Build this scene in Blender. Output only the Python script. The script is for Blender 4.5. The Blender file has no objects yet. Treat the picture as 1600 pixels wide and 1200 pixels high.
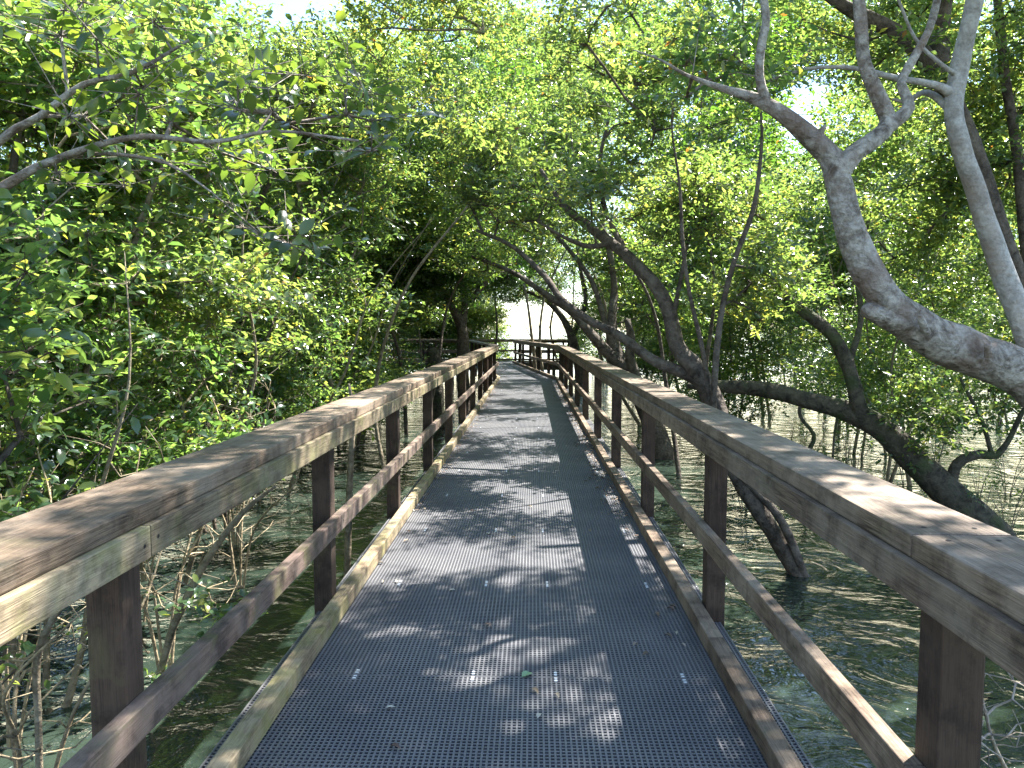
import bpy, bmesh, math, random
import numpy as np
from mathutils import Vector, Matrix

# ------------------------------------------------------------------ camera, sky, sun, exposure
SC = bpy.context.scene
C = SC.collection
EYE = 1.55
F = 1150.0                      # focal length in pixels of the 1600 px wide photograph
YAW, PITCH = math.radians(1.6), math.radians(-4.23)
cam = bpy.data.cameras.new("camera")
cam.sensor_width = 36.0
cam.lens = 36.0 * F / 1600.0
cam.clip_start, cam.clip_end = 0.05, 8000
co = bpy.data.objects.new("camera", cam)
C.objects.link(co)
co.location = (0, 0, EYE)
co.rotation_euler = (math.radians(90) + PITCH, 0, YAW)
SC.camera = co
CAMROT = co.rotation_euler.to_matrix()

SUN = Vector((0.50, 0.42, 1.0)).normalized()
world = bpy.data.worlds.new("World")
SC.world = world
world.use_nodes = True
wn = world.node_tree
sky = wn.nodes.new("ShaderNodeTexSky")
sky.sky_type = 'NISHITA'
sky.sun_disc = False
sky.sun_elevation = math.asin(SUN.z)
sky.sun_rotation = math.atan2(SUN.x, SUN.y)
sky.air_density, sky.dust_density, sky.ozone_density = 1.0, 0.3, 1.2
bg = wn.nodes["Background"]
bg.inputs["Strength"].default_value = 0.11
wn.links.new(sky.outputs[0], bg.inputs[0])
sl = bpy.data.lights.new("sun", 'SUN')
sl.energy = 5.0
sl.angle = math.radians(0.53)
sl.color = (1.0, 0.97, 0.92)
so = bpy.data.objects.new("sun", sl)
C.objects.link(so)
so.rotation_euler = (-SUN).to_track_quat('-Z', 'Y').to_euler()

SC.view_settings.view_transform = 'Standard'
SC.view_settings.look = 'None'
SC.view_settings.gamma = 1
SC.view_settings.exposure = 2.3
cy = SC.cycles
cy.max_bounces = 6
cy.diffuse_bounces = 3
cy.glossy_bounces = 3
cy.transmission_bounces = 4
cy.caustics_reflective = False
cy.caustics_refractive = False

WATER = -0.9

# ------------------------------------------------------------------ helpers
def at(px, py, depth):
    """the point on the ray of a photograph pixel whose world y is depth"""
    d = CAMROT @ Vector(((px - 800) / F, -(py - 600) / F, -1.0))
    return Vector((0, 0, EYE)) + d * (depth / d.y)

def on_level(px, py, z):
    d = CAMROT @ Vector(((px - 800) / F, -(py - 600) / F, -1.0))
    return Vector((0, 0, EYE)) + d * ((z - EYE) / d.z)

def tag(o, label=None, cat=None, group=None, kind=None):
    if label: o['label'] = label
    if cat: o['category'] = cat
    if group: o['group'] = group
    if kind: o['kind'] = kind
    return o

def empty(name, loc=(0, 0, 0)):
    o = bpy.data.objects.new(name, None)
    o.empty_display_size = 0.2
    C.objects.link(o)
    o.location = loc
    return o

def link(name, me, mat=None, parent=None, loc=None, rotz=0.0):
    o = bpy.data.objects.new(name, me)
    C.objects.link(o)
    if mat:
        if not me.materials:
            for m in (mat if isinstance(mat, (list, tuple)) else [mat]):
                me.materials.append(m)
    if parent: o.parent = parent
    if loc is not None: o.location = loc
    o.rotation_euler = (0, 0, rotz)
    return o

def raw_mesh(name, verts, faces, nv, attr=None, mids=None, smooth=True):
    """verts (N,3); faces (M,nv) -> mesh built with bulk arrays"""
    me = bpy.data.meshes.new(name)
    verts = np.ascontiguousarray(verts, dtype=np.float32)
    faces = np.ascontiguousarray(faces, dtype=np.int32)
    me.vertices.add(len(verts))
    me.vertices.foreach_set("co", verts.ravel())
    me.loops.add(faces.size)
    me.loops.foreach_set("vertex_index", faces.ravel())
    me.polygons.add(len(faces))
    me.polygons.foreach_set("loop_start", np.arange(0, faces.size, nv, dtype=np.int32))
    if mids is not None:
        me.polygons.foreach_set("material_index", np.ascontiguousarray(mids, dtype=np.int32))
    me.polygons.foreach_set("use_smooth", np.full(len(faces), smooth, dtype=bool))
    me.update(calc_edges=True)
    if attr is not None:
        a = me.attributes.new("rnd", 'FLOAT', 'POINT')
        a.data.foreach_set("value", np.ascontiguousarray(attr, dtype=np.float32))
    return me

# ------------------------------------------------------------------ materials
def new_mat(name):
    m = bpy.data.materials.new(name)
    m.use_nodes = True
    nt = m.node_tree
    b = nt.nodes["Principled BSDF"]
    return m, nt, b

def N(nt, typ, **kw):
    n = nt.nodes.new(typ)
    for k, v in kw.items():
        if k.startswith("i_"):
            n.inputs[k[2:]].default_value = v
        else:
            setattr(n, k, v)
    return n

def ramp(nt, fac, stops):
    r = nt.nodes.new("ShaderNodeValToRGB")
    el = r.color_ramp.elements
    while len(el) < len(stops): el.new(0.5)
    for e, (p, c) in zip(el, stops):
        e.position = p
        e.color = (*c, 1) if len(c) == 3 else c
    nt.links.new(fac, r.inputs[0])
    return r

def mixc(nt, fac, a, b, mode='MIX'):
    m = nt.nodes.new("ShaderNodeMix")
    m.data_type = 'RGBA'
    m.blend_type = mode
    for sock, v in ((m.inputs[0], fac), (m.inputs[6], a), (m.inputs[7], b)):
        if hasattr(v, "is_linked"): nt.links.new(v, sock)
        elif isinstance(v, (int, float)): sock.default_value = v
        else: sock.default_value = (*v, 1)
    return m.outputs[2]

def noise(nt, vec, scale, detail=4, rough=0.55, dist=0.0):
    n = N(nt, "ShaderNodeTexNoise", i_Scale=scale, i_Detail=detail, i_Roughness=rough, i_Distortion=dist)
    nt.links.new(vec, n.inputs["Vector"])
    return n.outputs["Fac"]

def bump(nt, b, height, strength, distance):
    n = N(nt, "ShaderNodeBump", i_Strength=strength, i_Distance=distance)
    nt.links.new(height, n.inputs["Height"])
    nt.links.new(n.outputs[0], b.inputs["Normal"])
    return n

def shifted_coords(nt, stretch):
    """object coordinates moved by a random amount per object, stretched along the board"""
    tc = nt.nodes.new("ShaderNodeTexCoord")
    oi = nt.nodes.new("ShaderNodeObjectInfo")
    mul = N(nt, "ShaderNodeMath", operation='MULTIPLY')
    mul.inputs[1].default_value = 57.0
    nt.links.new(oi.outputs["Random"], mul.inputs[0])
    add = N(nt, "ShaderNodeVectorMath", operation='ADD')
    nt.links.new(tc.outputs["Object"], add.inputs[0])
    nt.links.new(mul.outputs[0], add.inputs[1])
    mp = nt.nodes.new("ShaderNodeMapping")
    mp.inputs["Scale"].default_value = stretch
    nt.links.new(add.outputs[0], mp.inputs["Vector"])
    return add.outputs[0], mp.outputs[0], oi.outputs["Random"]

def timber(name, dark, light, weather, algae, algae_amt, rough=0.75, along='x'):
    m, nt, b = new_mat(name)
    st = {'x': (1.3, 26, 26), 'z': (26, 26, 1.3)}[along]
    raw, vec, rnd = shifted_coords(nt, st)
    g1 = noise(nt, vec, 2.2, 6, 0.62, 0.25)
    g2 = noise(nt, vec, 9.0, 3, 0.6)
    base = ramp(nt, g1, [(0.28, dark), (0.72, light)]).outputs[0]
    fine = ramp(nt, g2, [(0.33, (0.40, 0.37, 0.35)), (0.58, (1, 1, 1))]).outputs[0]
    col = mixc(nt, 0.75, base, fine, 'MULTIPLY')
    mp2 = nt.nodes.new("ShaderNodeMapping")
    mp2.inputs["Scale"].default_value = (0.5, 22, 22) if along == 'x' else (22, 22, 0.5)
    nt.links.new(raw, mp2.inputs["Vector"])
    cr = noise(nt, mp2.outputs[0], 1.6, 2, 0.4)
    crm = ramp(nt, cr, [(0.0, (1, 1, 1)), (0.385, (1, 1, 1)), (0.40, (0.12, 0.1, 0.09)), (0.415, (1, 1, 1)), (0.63, (1, 1, 1)), (0.64, (0.3, 0.27, 0.25)), (0.65, (1, 1, 1))]).outputs[0]
    col = mixc(nt, 0.8, col, crm, 'MULTIPLY')
    big = noise(nt, raw, 2.6, 5, 0.65)
    wm = ramp(nt, big, [(0.42, (0, 0, 0)), (0.62, (1, 1, 1))]).outputs[0]
    wmul = N(nt, "ShaderNodeMath", operation='MULTIPLY'); wmul.inputs[1].default_value = 0.6
    nt.links.new(wm, wmul.inputs[0])
    col = mixc(nt, wmul.outputs[0], col, weather)
    st1 = noise(nt, raw, 9.0, 5, 0.7)
    sm = ramp(nt, st1, [(0.32, (0.25, 0.22, 0.20)), (0.52, (1, 1, 1))]).outputs[0]
    col = mixc(nt, 0.8, col, sm, 'MULTIPLY')
    al = noise(nt, raw, 4.2, 6, 0.7, 0.4)
    am = ramp(nt, al, [(0.62 - 0.22 * algae_amt, (0, 0, 0)), (0.80 - 0.16 * algae_amt, (1, 1, 1))]).outputs[0]
    amul = N(nt, "ShaderNodeMath", operation='MULTIPLY'); amul.inputs[1].default_value = min(0.85, algae_amt)
    nt.links.new(am, amul.inputs[0])
    col = mixc(nt, amul.outputs[0], col, algae)
    var = N(nt, "ShaderNodeMapRange"); var.inputs[3].default_value = 0.78; var.inputs[4].default_value = 1.15
    nt.links.new(rnd, var.inputs[0])
    hsv = nt.nodes.new("ShaderNodeHueSaturation")
    nt.links.new(var.outputs[0], hsv.inputs["Value"])
    nt.links.new(col, hsv.inputs["Color"])
    nt.links.new(hsv.outputs[0], b.inputs["Base Color"])
    b.inputs["Roughness"].default_value = rough
    b.inputs["Specular IOR Level"].default_value = 0.35
    h = N(nt, "ShaderNodeMath", operation='ADD')
    nt.links.new(g1, h.inputs[0]); nt.links.new(g2, h.inputs[1])
    bump(nt, b, h.outputs[0], 0.55, 0.004)
    return m

M_cap = timber("cap_timber", (0.095, 0.066, 0.047), (0.265, 0.19, 0.128), (0.31, 0.245, 0.18), (0.13, 0.14, 0.05), 0.25, 0.62)
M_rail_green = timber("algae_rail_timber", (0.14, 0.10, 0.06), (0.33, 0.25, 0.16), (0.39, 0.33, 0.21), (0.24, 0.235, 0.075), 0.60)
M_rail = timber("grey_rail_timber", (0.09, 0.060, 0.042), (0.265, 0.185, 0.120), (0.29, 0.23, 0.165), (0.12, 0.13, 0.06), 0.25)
M_mid = timber("red_rail_timber", (0.10, 0.068, 0.053), (0.25, 0.17, 0.135), (0.26, 0.20, 0.16), (0.19, 0.20, 0.06), 0.5)
M_post = timber("post_timber", (0.034, 0.020, 0.013), (0.085, 0.052, 0.035), (0.10, 0.068, 0.048), (0.14, 0.15, 0.05), 0.3, 0.8, 'z')
M_joist = timber("joist_timber", (0.05, 0.04, 0.03), (0.12, 0.09, 0.07), (0.12, 0.11, 0.09), (0.08, 0.10, 0.04), 0.4)

m, nt, b = new_mat("grating"); M_grate = m
tc = nt.nodes.new("ShaderNodeTexCoord")
n1 = noise(nt, tc.outputs["Object"], 1.7, 6, 0.65)
n2 = noise(nt, tc.outputs["Object"], 60, 2)
c1 = ramp(nt, n1, [(0.35, (0.098, 0.098, 0.108)), (0.68, (0.165, 0.16, 0.16))]).outputs[0]
c1 = mixc(nt, 0.5, c1, ramp(nt, n2, [(0.3, (0.7, 0.7, 0.7)), (0.7, (1.2, 1.2, 1.2))]).outputs[0], 'MULTIPLY')
nt.links.new(c1, b.inputs["Base Color"])
b.inputs["Roughness"].default_value = 0.5
M_hole, nt, b = new_mat("bolt_hole")
b.inputs["Base Color"].default_value = (0.012, 0.010, 0.009, 1); b.inputs["Roughness"].default_value = 0.9
M_clip, nt, b = new_mat("zinc_clip")
b.inputs["Base Color"].default_value = (0.72, 0.74, 0.76, 1); b.inputs["Roughness"].default_value = 0.4; b.inputs["Metallic"].default_value = 0.3

def leaf_mat(name, stops, tstops, mixf=0.42, rough=0.22):
    m, nt, b = new_mat(name)
    a = N(nt, "ShaderNodeAttribute", attribute_name="rnd")
    oi = nt.nodes.new("ShaderNodeObjectInfo")
    r1 = ramp(nt, a.outputs["Fac"], stops).outputs[0]
    r2 = ramp(nt, a.outputs["Fac"], tstops).outputs[0]
    outs = []
    for r in (r1, r2):
        hs = nt.nodes.new("ShaderNodeHueSaturation")
        mr = N(nt, "ShaderNodeMapRange"); mr.inputs[3].default_value = 0.485; mr.inputs[4].default_value = 0.515
        nt.links.new(oi.outputs["Random"], mr.inputs[0]); nt.links.new(mr.outputs[0], hs.inputs["Hue"])
        nt.links.new(r, hs.inputs["Color"]); outs.append(hs.outputs[0])
    nt.links.new(outs[0], b.inputs["Base Color"])
    b.inputs["Roughness"].default_value = rough
    b.inputs["Specular IOR Level"].default_value = 0.75
    t = nt.nodes.new("ShaderNodeBsdfTranslucent")
    nt.links.new(outs[1], t.inputs[0])
    mx = nt.nodes.new("ShaderNodeMixShader"); mx.inputs[0].default_value = mixf
    nt.links.new(b.outputs[0], mx.inputs[1]); nt.links.new(t.outputs[0], mx.inputs[2])
    nt.links.new(mx.outputs[0], nt.nodes["Material Output"].inputs["Surface"])
    return m

M_leaf = leaf_mat("mangrove_leaf",
    [(0.0, (0.038, 0.074, 0.038)), (0.45, (0.060, 0.100, 0.052)), (0.85, (0.10, 0.135, 0.045)), (0.955, (0.18, 0.19, 0.04)), (1.0, (0.20, 0.12, 0.035))],
    [(0.0, (0.19, 0.34, 0.06)), (0.45, (0.34, 0.51, 0.09)), (0.85, (0.56, 0.69, 0.13)), (0.955, (0.74, 0.70, 0.09)), (1.0, (0.6, 0.28, 0.04))])
M_leaf_dark = leaf_mat("dark_mangrove_leaf",
    [(0.0, (0.026, 0.052, 0.032)), (0.6, (0.045, 0.080, 0.038)), (1.0, (0.09, 0.12, 0.035))],
    [(0.0, (0.13, 0.28, 0.03)), (0.6, (0.26, 0.44, 0.04)), (1.0, (0.45, 0.58, 0.05))], 0.36, 0.28)
M_litter = leaf_mat("dry_leaf",
    [(0.0, (0.10, 0.06, 0.035)), (0.5, (0.20, 0.13, 0.08)), (0.85, (0.36, 0.30, 0.22)), (1.0, (0.45, 0.42, 0.34))],
    [(0.0, (0.1, 0.06, 0.03)), (1.0, (0.3, 0.25, 0.18))], 0.15, 0.6)
M_green_leaf, nt, b = new_mat("fallen_green_leaf")
b.inputs["Base Color"].default_value = (0.20, 0.32, 0.16, 1); b.inputs["Roughness"].default_value = 0.45

def bark(name, dark, light, patch, patch_amt, scale=9.0, bstr=0.7):
    m, nt, b = new_mat(name)
    tc = nt.nodes.new("ShaderNodeTexCoord")
    v = tc.outputs["Object"]
    n1 = noise(nt, v, scale, 7, 0.68, 0.5)
    n2 = noise(nt, v, scale * 5, 4, 0.6)
    n3 = noise(nt, v, scale * 0.32, 4, 0.6)
    vo = N(nt, "ShaderNodeTexVoronoi", i_Scale=scale * 2.2); nt.links.new(v, vo.inputs["Vector"])
    col = ramp(nt, n1, [(0.36, dark), (0.60, light)]).outputs[0]
    col = mixc(nt, 0.6, col, ramp(nt, n2, [(0.3, (0.6, 0.58, 0.55)), (0.6, (1.05, 1.05, 1.05))]).outputs[0], 'MULTIPLY')
    pm = ramp(nt, n3, [(0.60 - 0.2 * patch_amt, (0, 0, 0)), (0.72 - 0.2 * patch_amt, (1, 1, 1))]).outputs[0]
    pf = N(nt, "ShaderNodeMath", operation='MULTIPLY'); pf.inputs[1].default_value = min(0.85, 0.4 + patch_amt * 0.5)
    nt.links.new(pm, pf.inputs[0])
    col = mixc(nt, pf.outputs[0], col, patch)
    nt.links.new(col, b.inputs["Base Color"])
    b.inputs["Roughness"].default_value = 0.85
    b.inputs["Specular IOR Level"].default_value = 0.25
    h = N(nt, "ShaderNodeMath", operation='ADD'); nt.links.new(n1, h.inputs[0]); nt.links.new(vo.outputs["Distance"], h.inputs[1])
    h2 = N(nt, "ShaderNodeMath", operation='ADD'); nt.links.new(h.outputs[0], h2.inputs[0]); nt.links.new(n2, h2.inputs[1])
    bump(nt, b, h2.outputs[0], bstr, 0.02)
    return m

B_pale = bark("pale_bark", (0.12, 0.093, 0.072), (0.45, 0.405, 0.35), (0.17, 0.115, 0.085), 0.55, 10, 1.0)
B_white = bark("white_bark", (0.25, 0.225, 0.20), (0.44, 0.415, 0.38), (0.27, 0.21, 0.165), 0.4, 8, 0.6)
B_brown = bark("brown_bark", (0.040, 0.031, 0.024), (0.13, 0.103, 0.08), (0.18, 0.155, 0.125), 0.3)
B_twig = bark("twig_bark", (0.12, 0.095, 0.065), (0.30, 0.25, 0.17), (0.24, 0.20, 0.13), 0.3)
B_tan = bark("tan_twig_bark", (0.20, 0.15, 0.09), (0.42, 0.34, 0.22), (0.32, 0.25, 0.15), 0.3)
B_moss = bark("mossy_bark", (0.030, 0.026, 0.020), (0.11, 0.095, 0.07), (0.055, 0.075, 0.025), 0.5)
B_dead = bark("bleached_bark", (0.24, 0.19, 0.15), (0.42, 0.36, 0.30), (0.34, 0.26, 0.21), 0.2)

# ------------------------------------------------------------------ water
m, nt, b = new_mat("water"); M_water = m
tc = nt.nodes.new("ShaderNodeTexCoord")
mp = nt.nodes.new("ShaderNodeMapping"); mp.inputs["Scale"].default_value = (1.0, 1.25, 1.0); mp.inputs["Rotation"].default_value = (0, 0, 0.35)
nt.links.new(tc.outputs["Object"], mp.inputs["Vector"])
w1 = noise(nt, mp.outputs[0], 1.25, 4, 0.5, 1.4)
w2 = noise(nt, mp.outputs[0], 8.5, 3, 0.6, 1.0)
w3 = noise(nt, tc.outputs["Object"], 0.25, 3, 0.5)
mu = N(nt, "ShaderNodeMath", operation='MULTIPLY'); mu.inputs[1].default_value = 0.10; nt.links.new(w2, mu.inputs[0])
ad = N(nt, "ShaderNodeMath", operation='ADD'); nt.links.new(w1, ad.inputs[0]); nt.links.new(mu.outputs[0], ad.inputs[1])
bump(nt, b, ad.outputs[0], 0.8, 0.13)
nt.links.new(ramp(nt, w3, [(0.35, (0.014, 0.024, 0.018)), (0.65, (0.038, 0.053, 0.038))]).outputs[0], b.inputs["Base Color"])
b.inputs["Roughness"].default_value = 0.06
b.inputs["IOR"].default_value = 1.55
b.inputs["Specular IOR Level"].default_value = 0.5
bm = bmesh.new()
S = 4000
for v in ((-S, -60), (S, -60), (S, S), (-S, S)): bm.verts.new((v[0], v[1], WATER))
bm.faces.new(bm.verts)
me = bpy.data.meshes.new("water"); bm.to_mesh(me); bm.free()
tag(link("water", me, M_water), "murky green rippled tidal water under the boardwalk and trees", "water", kind="structure")

# ------------------------------------------------------------------ boards
def prism_mesh(name, plan, z0, z1, bev=0.004, holes=()):
    """plan: four (x,y) corners; holes: (x,y,z,axis,radius) discs stand 1.5 mm proud, dark"""
    bm = bmesh.new()
    lo = [bm.verts.new((x, y, z0)) for x, y in plan]
    hi = [bm.verts.new((x, y, z1)) for x, y in plan]
    bm.faces.new(lo[::-1]); bm.faces.new(hi)
    for i in range(4):
        j = (i + 1) % 4
        bm.faces.new((lo[i], lo[j], hi[j], hi[i]))
    bmesh.ops.recalc_face_normals(bm, faces=bm.faces)
    if bev: bmesh.ops.bevel(bm, geom=list(bm.edges), offset=bev, segments=2, affect='EDGES', profile=0.6)
    for (x, y, z, ax, r) in holes:
        ring = []
        for k in range(10):
            a = 2 * math.pi * k / 10
            if ax == 'z': p = (x + r * math.cos(a), y + r * math.sin(a), z + 0.0015)
            else: p = (x + r * math.cos(a), y + 0.0015 * (1 if ax == 'y+' else -1), z + r * math.sin(a))
            ring.append(bm.verts.new(p))
        f = bm.faces.new(ring if ax != 'y+' else ring[::-1])
        f.material_index = 1
    me = bpy.data.meshes.new(name); bm.to_mesh(me); bm.free()
    return me

class Path:
    """polyline in plan; offsets to the outer side with mitred corners"""
    def __init__(s, pts, side):
        s.p = [Vector(q) for q in pts]; s.side = side
        s.cum = [0.0]
        for a, c in zip(s.p, s.p[1:]): s.cum.append(s.cum[-1] + (c - a).length)
    def seg(s, d):
        for i in range(len(s.p) - 1):
            if d <= s.cum[i + 1] + 1e-6: return i
        return len(s.p) - 2
    def nrm(s, i):
        t = (s.p[i + 1] - s.p[i]).normalized()
        return Vector((t.y, -t.x)) * s.side      # side=+1: outer is to the right of travel
    def point(s, d, off, i=None):
        if i is None: i = s.seg(d)
        t = (s.p[i + 1] - s.p[i]).normalized()
        base = s.p[i] + t * (d - s.cum[i])
        n = s.nrm(i)
        for vi in (i, i + 1):                       # mitre at inner vertices
            if abs(d - s.cum[vi]) < 1e-6 and 0 < vi < len(s.p) - 1:
                n2 = (s.nrm(vi - 1) + s.nrm(vi)).normalized()
                return s.p[vi] + n2 * (off / n2.dot(n))
        return base + n * off
    def board(s, d0, d1, o0, o1):
        i = s.seg((d0 + d1) / 2)
        return [s.point(d0, o0, i), s.point(d1, o0, i), s.point(d1, o1, i), s.point(d0, o1, i)]
    def cuts(s, lst, d0, d1):
        c = sorted(set([d0, d1] + [x for x in lst if d0 < x < d1] + [x for x in s.cum if d0 < x < d1]))
        return list(zip(c, c[1:]))

def railing(label, path, posts, joints, mats, base_z=0.0, post_bottom=-0.45, kick=True, group="timber railings of the boardwalk", capw=(0.05, 0.31)):
    mcap, mrail, mmid, mkick = mats
    base = path.point(path.cum[0], 0.0)
    root = empty("timber_railing", (base.x, base.y, base_z))
    tag(root, label, "railing", group)
    L = path.cum[-1]
    rng = random.Random(int(base.x * 100) + len(posts))
    def put(name, d0, d1, o0, o1, z0, z1, mat, bev=0.004, holes=None):
        g = 0.0018
        e0 = g if d0 not in path.cum[1:-1] else 0
        e1 = g if d1 not in path.cum[1:-1] else 0
        q = path.board(d0 + e0, d1 - e1, o0, o1)
        org = q[0]; ax = (q[1] - q[0]); ang = math.atan2(ax.y, ax.x)
        ca, sa = math.cos(-ang), math.sin(-ang)
        loc = [((v.x - org.x) * ca - (v.y - org.y) * sa, (v.x - org.x) * sa + (v.y - org.y) * ca) for v in q]
        hl = holes(loc, z0, z1) if holes else ()
        me = prism_mesh(name, loc, z0, z1, bev, hl)
        return link(name, me, [mat, M_hole], root, (org.x - base.x, org.y - base.y, 0), ang)
    inner_y = 'y+' if path.side > 0 else 'y-'     # local direction of the inner face
    def rail_holes(loc, z0, z1):
        x1 = loc[1][0]; zz = (z0 + z1) / 2
        return [(0.035, 0, zz + 0.004, inner_y, 0.006), (x1 - 0.035, 0, zz - 0.004, inner_y, 0.006)] if x1 > 0.4 else ()
    def cap_holes(loc, z0, z1):
        x1 = loc[1][0]
        if x1 < 0.4: return ()
        ym = (loc[0][1] + loc[3][1]) / 2; w = abs(loc[3][1] - loc[0][1])
        return [(0.05, ym - w * .25, z1, 'z', 0.006), (0.055, ym + w * .25, z1, 'z', 0.006),
                (x1 - 0.05, ym - w * .22, z1, 'z', 0.006), (x1 - 0.052, ym + w * .26, z1, 'z', 0.006)]
    for d0, d1 in path.cuts(joints, 0, L):
        put('cap_board', d0, d1, capw[0], capw[1], 1.0155, 1.072, mcap, 0.006, cap_holes)
    jt = [p + 0.06 for p in posts[::2]]
    for d0, d1 in path.cuts(jt, 0, L):
        put('top_rail', d0, d1, 0.030, 0.0835, 0.925, 1.014, mrail, 0.004, rail_holes)
    jm = [p + 0.05 for p in posts[1::2]]
    for d0, d1 in path.cuts(jm, 0, L):
        put('mid_rail', d0, d1, 0.036, 0.0835, 0.44, 0.53, mmid, 0.004, rail_holes)
    if kick:
        for d0, d1 in path.cuts([p - 0.4 for p in posts[::2]], 0, L):
            put('kick_rail', d0, d1, 0.0, 0.075, 0.004, 0.088, mkick, 0.005)
    for p in posts:
        put('post', p, p + 0.10, 0.085, 0.185, post_bottom, 1.0135, M_post, 0.005)
    return root

XL, XR = -1.018, 0.838
pathL = Path([(XL, -2.5), (XL, 23.0), (-2.72, 34.2)], -1)
postsL = [1.9 + 2.5 + 2.03 * k for k in range(-2, 11)]
postsL = [p for p in postsL if p < 25.3] + [27.6, 29.7, 31.8, 33.9, 36.0, 36.65]
pathR = Path([(XR, -2.5), (XR, 4.2), (0.72, 22.6), (-0.95, 34.6)], 1)
postsR = [1.635 + 2.5 + 2.2 * k for k in range(-1, 10)] + [25.0, 27.3, 29.6, 31.9, 34.2, 37.05]
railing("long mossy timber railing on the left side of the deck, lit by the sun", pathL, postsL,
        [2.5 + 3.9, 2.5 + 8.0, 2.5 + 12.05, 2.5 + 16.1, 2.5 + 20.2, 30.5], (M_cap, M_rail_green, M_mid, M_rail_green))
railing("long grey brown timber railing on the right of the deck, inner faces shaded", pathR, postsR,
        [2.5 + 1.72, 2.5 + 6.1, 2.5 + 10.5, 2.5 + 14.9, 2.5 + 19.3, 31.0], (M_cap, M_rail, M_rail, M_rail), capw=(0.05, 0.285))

YN, YF = 34.75, 37.1     # near and far side of the cross walk
pc = Path([(-2.95, YN), (-11.5, YN)], -1)
railing("distant timber railing running left from the end of the deck, behind the leafy thicket", pc, [0.05 + 2.1 * k for k in range(5)], [4.2], (M_cap, M_rail, M_mid, M_rail), capw=(0.03, 0.22))
pc = Path([(-0.72, YN + 0.05), (1.75, YN + 0.05)], 1)
railing("short distant timber railing turning right at the end of the deck", pc, [0.05, 0.85, 1.65, 2.36], [], (M_cap, M_rail, M_mid, M_rail), capw=(0.03, 0.22))
pc = Path([(-11.5, YF), (1.7, YF)], -1)
railing("distant timber railing closing the far end of the boardwalk, facing the viewer", pc, [0.1 + 2.15 * k for k in range(7)], [4.4, 8.7], (M_cap, M_rail, M_mid, M_rail), capw=(0.03, 0.22))

# ------------------------------------------------------------------ deck of moulded grating
def box_arrays(boxes):
    """boxes (n,6) -> verts, quads without the bottom"""
    bx = np.asarray(boxes, dtype=np.float64)
    x0, x1, y0, y1, z0, z1 = bx.T
    V = np.stack([np.stack(t, 1) for t in ((x0, y0, z0), (x1, y0, z0), (x1, y1, z0), (x0, y1, z0), (x0, y0, z1), (x1, y0, z1), (x1, y1, z1), (x0, y1, z1))], 1)
    Q = np.array([(4, 5, 6, 7), (0, 1, 5, 4), (1, 2, 6, 5), (2, 3, 7, 6), (3, 0, 4, 7)])
    Fq = Q[None] + (np.arange(len(bx)) * 8)[:, None, None]
    return V.reshape(-1, 3), Fq.reshape(-1, 4)

PW, PL, PITCHG = 2.18, 1.20, 0.0206
def panel_mesh():
    boxes = []
    n = int(PW / PITCHG)
    for i in range(n + 1):
        x = -PW / 2 + i * (PW - 0.007) / n
        boxes.append((x, x + 0.0078, 0.002, PL - 0.002, -0.03, 0.0))
    k = int(PL / PITCHG)
    for j in range(k + 1):
        y = 0.002 + j * (PL - 0.004 - 0.0075) / k
        boxes.append((-PW / 2 + 0.001, PW / 2 - 0.001, y, y + 0.0075, -0.029, -0.0012))
    v, f = box_arrays(boxes)
    return raw_mesh("grating_panel", v, f, 4, smooth=False)
me_panel = panel_mesh(); me_panel.materials.append(M_grate)
v, f = box_arrays([(-0.007, 0.007, -0.043, -0.032, 0.0005, 0.004), (-0.007, 0.007, -0.021, -0.011, 0.0005, 0.004),
                   (-0.007, 0.007, 0.011, 0.021, 0.0005, 0.004), (-0.007, 0.007, 0.032, 0.043, 0.0005, 0.004)])
me_clip = raw_mesh("clip", v, f, 4, smooth=False); me_clip.materials.append(M_clip)
deck = empty("boardwalk_path", (0, 0, 0))
tag(deck, "boardwalk path of dark grey moulded grating between two timber railings", "boardwalk", kind="structure")
XC = (XL + XR) / 2
rng = random.Random(5)
def panel(x, y, z, rz, clips=True):
    o = link("grating_panel", me_panel, None, deck, (x, y, z), rz)
    if clips:
        for cx in (-0.72, -0.18, 0.18, 0.78):
            c = link("clip", me_clip, None, o, (cx + rng.uniform(-.02, .02), 0, 0))
    return o
y = 3.19 - 3 * PL
while y < 22.9:
    panel(XC, y, 0, 0, y > 0)
    y += PL
ang = math.atan2(1.685, 11.6)
dirv = Vector((-math.sin(ang), math.cos(ang)))
st = Vector((-0.16, 22.75))
for k in range(10):
    q = st + dirv * (k * PL)
    panel(q.x, q.y, -0.005, ang, False)
xq = -11.4
while xq < 1.6:
    panel(xq + PL, YN + 1.12, -0.010, math.pi / 2, False)
    xq += PL
def joist(x0, x1, y0, y1, z0, z1, name="joist", ang=0.0, org=(0, 0)):
    me = prism_mesh(name, [(x0, y0), (x1, y0), (x1, y1), (x0, y1)], z0, z1, 0)
    return link(name, me, M_joist, deck, (org[0], org[1], 0), ang)
for k in range(-1, 18):
    yy = 3.19 + k * PL
    joist(-PW / 2 + XC + .03, PW / 2 + XC - .03, yy - 0.045, yy + 0.045, -0.17, -0.034)
for xx in (-0.75, 0.55):
    joist(xx - .05, xx + .05, -2.4, 23.2, -0.36, -0.172, "bearer")
for k in range(-1, 10):
    for xx in (-0.75, 0.55):
        yy = 1.7 + 2.4 * k
        joist(xx - .075, xx + .075, yy - .075, yy + .075, -1.6, -0.362, "pile")
joist(-11.4, 1.6, YN - 0.02, YN + 0.03, -0.36, -0.045, "fascia")
joist(-11.4, 1.6, YF - 0.03, YF + 0.02, -0.36, -0.045, "fascia")
for k in range(6):
    xx = -11 + 2.4 * k
    joist(xx - .08, xx + .08, YN - 0.2, YN - 0.04, -1.6, -0.05, "pile")

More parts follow.
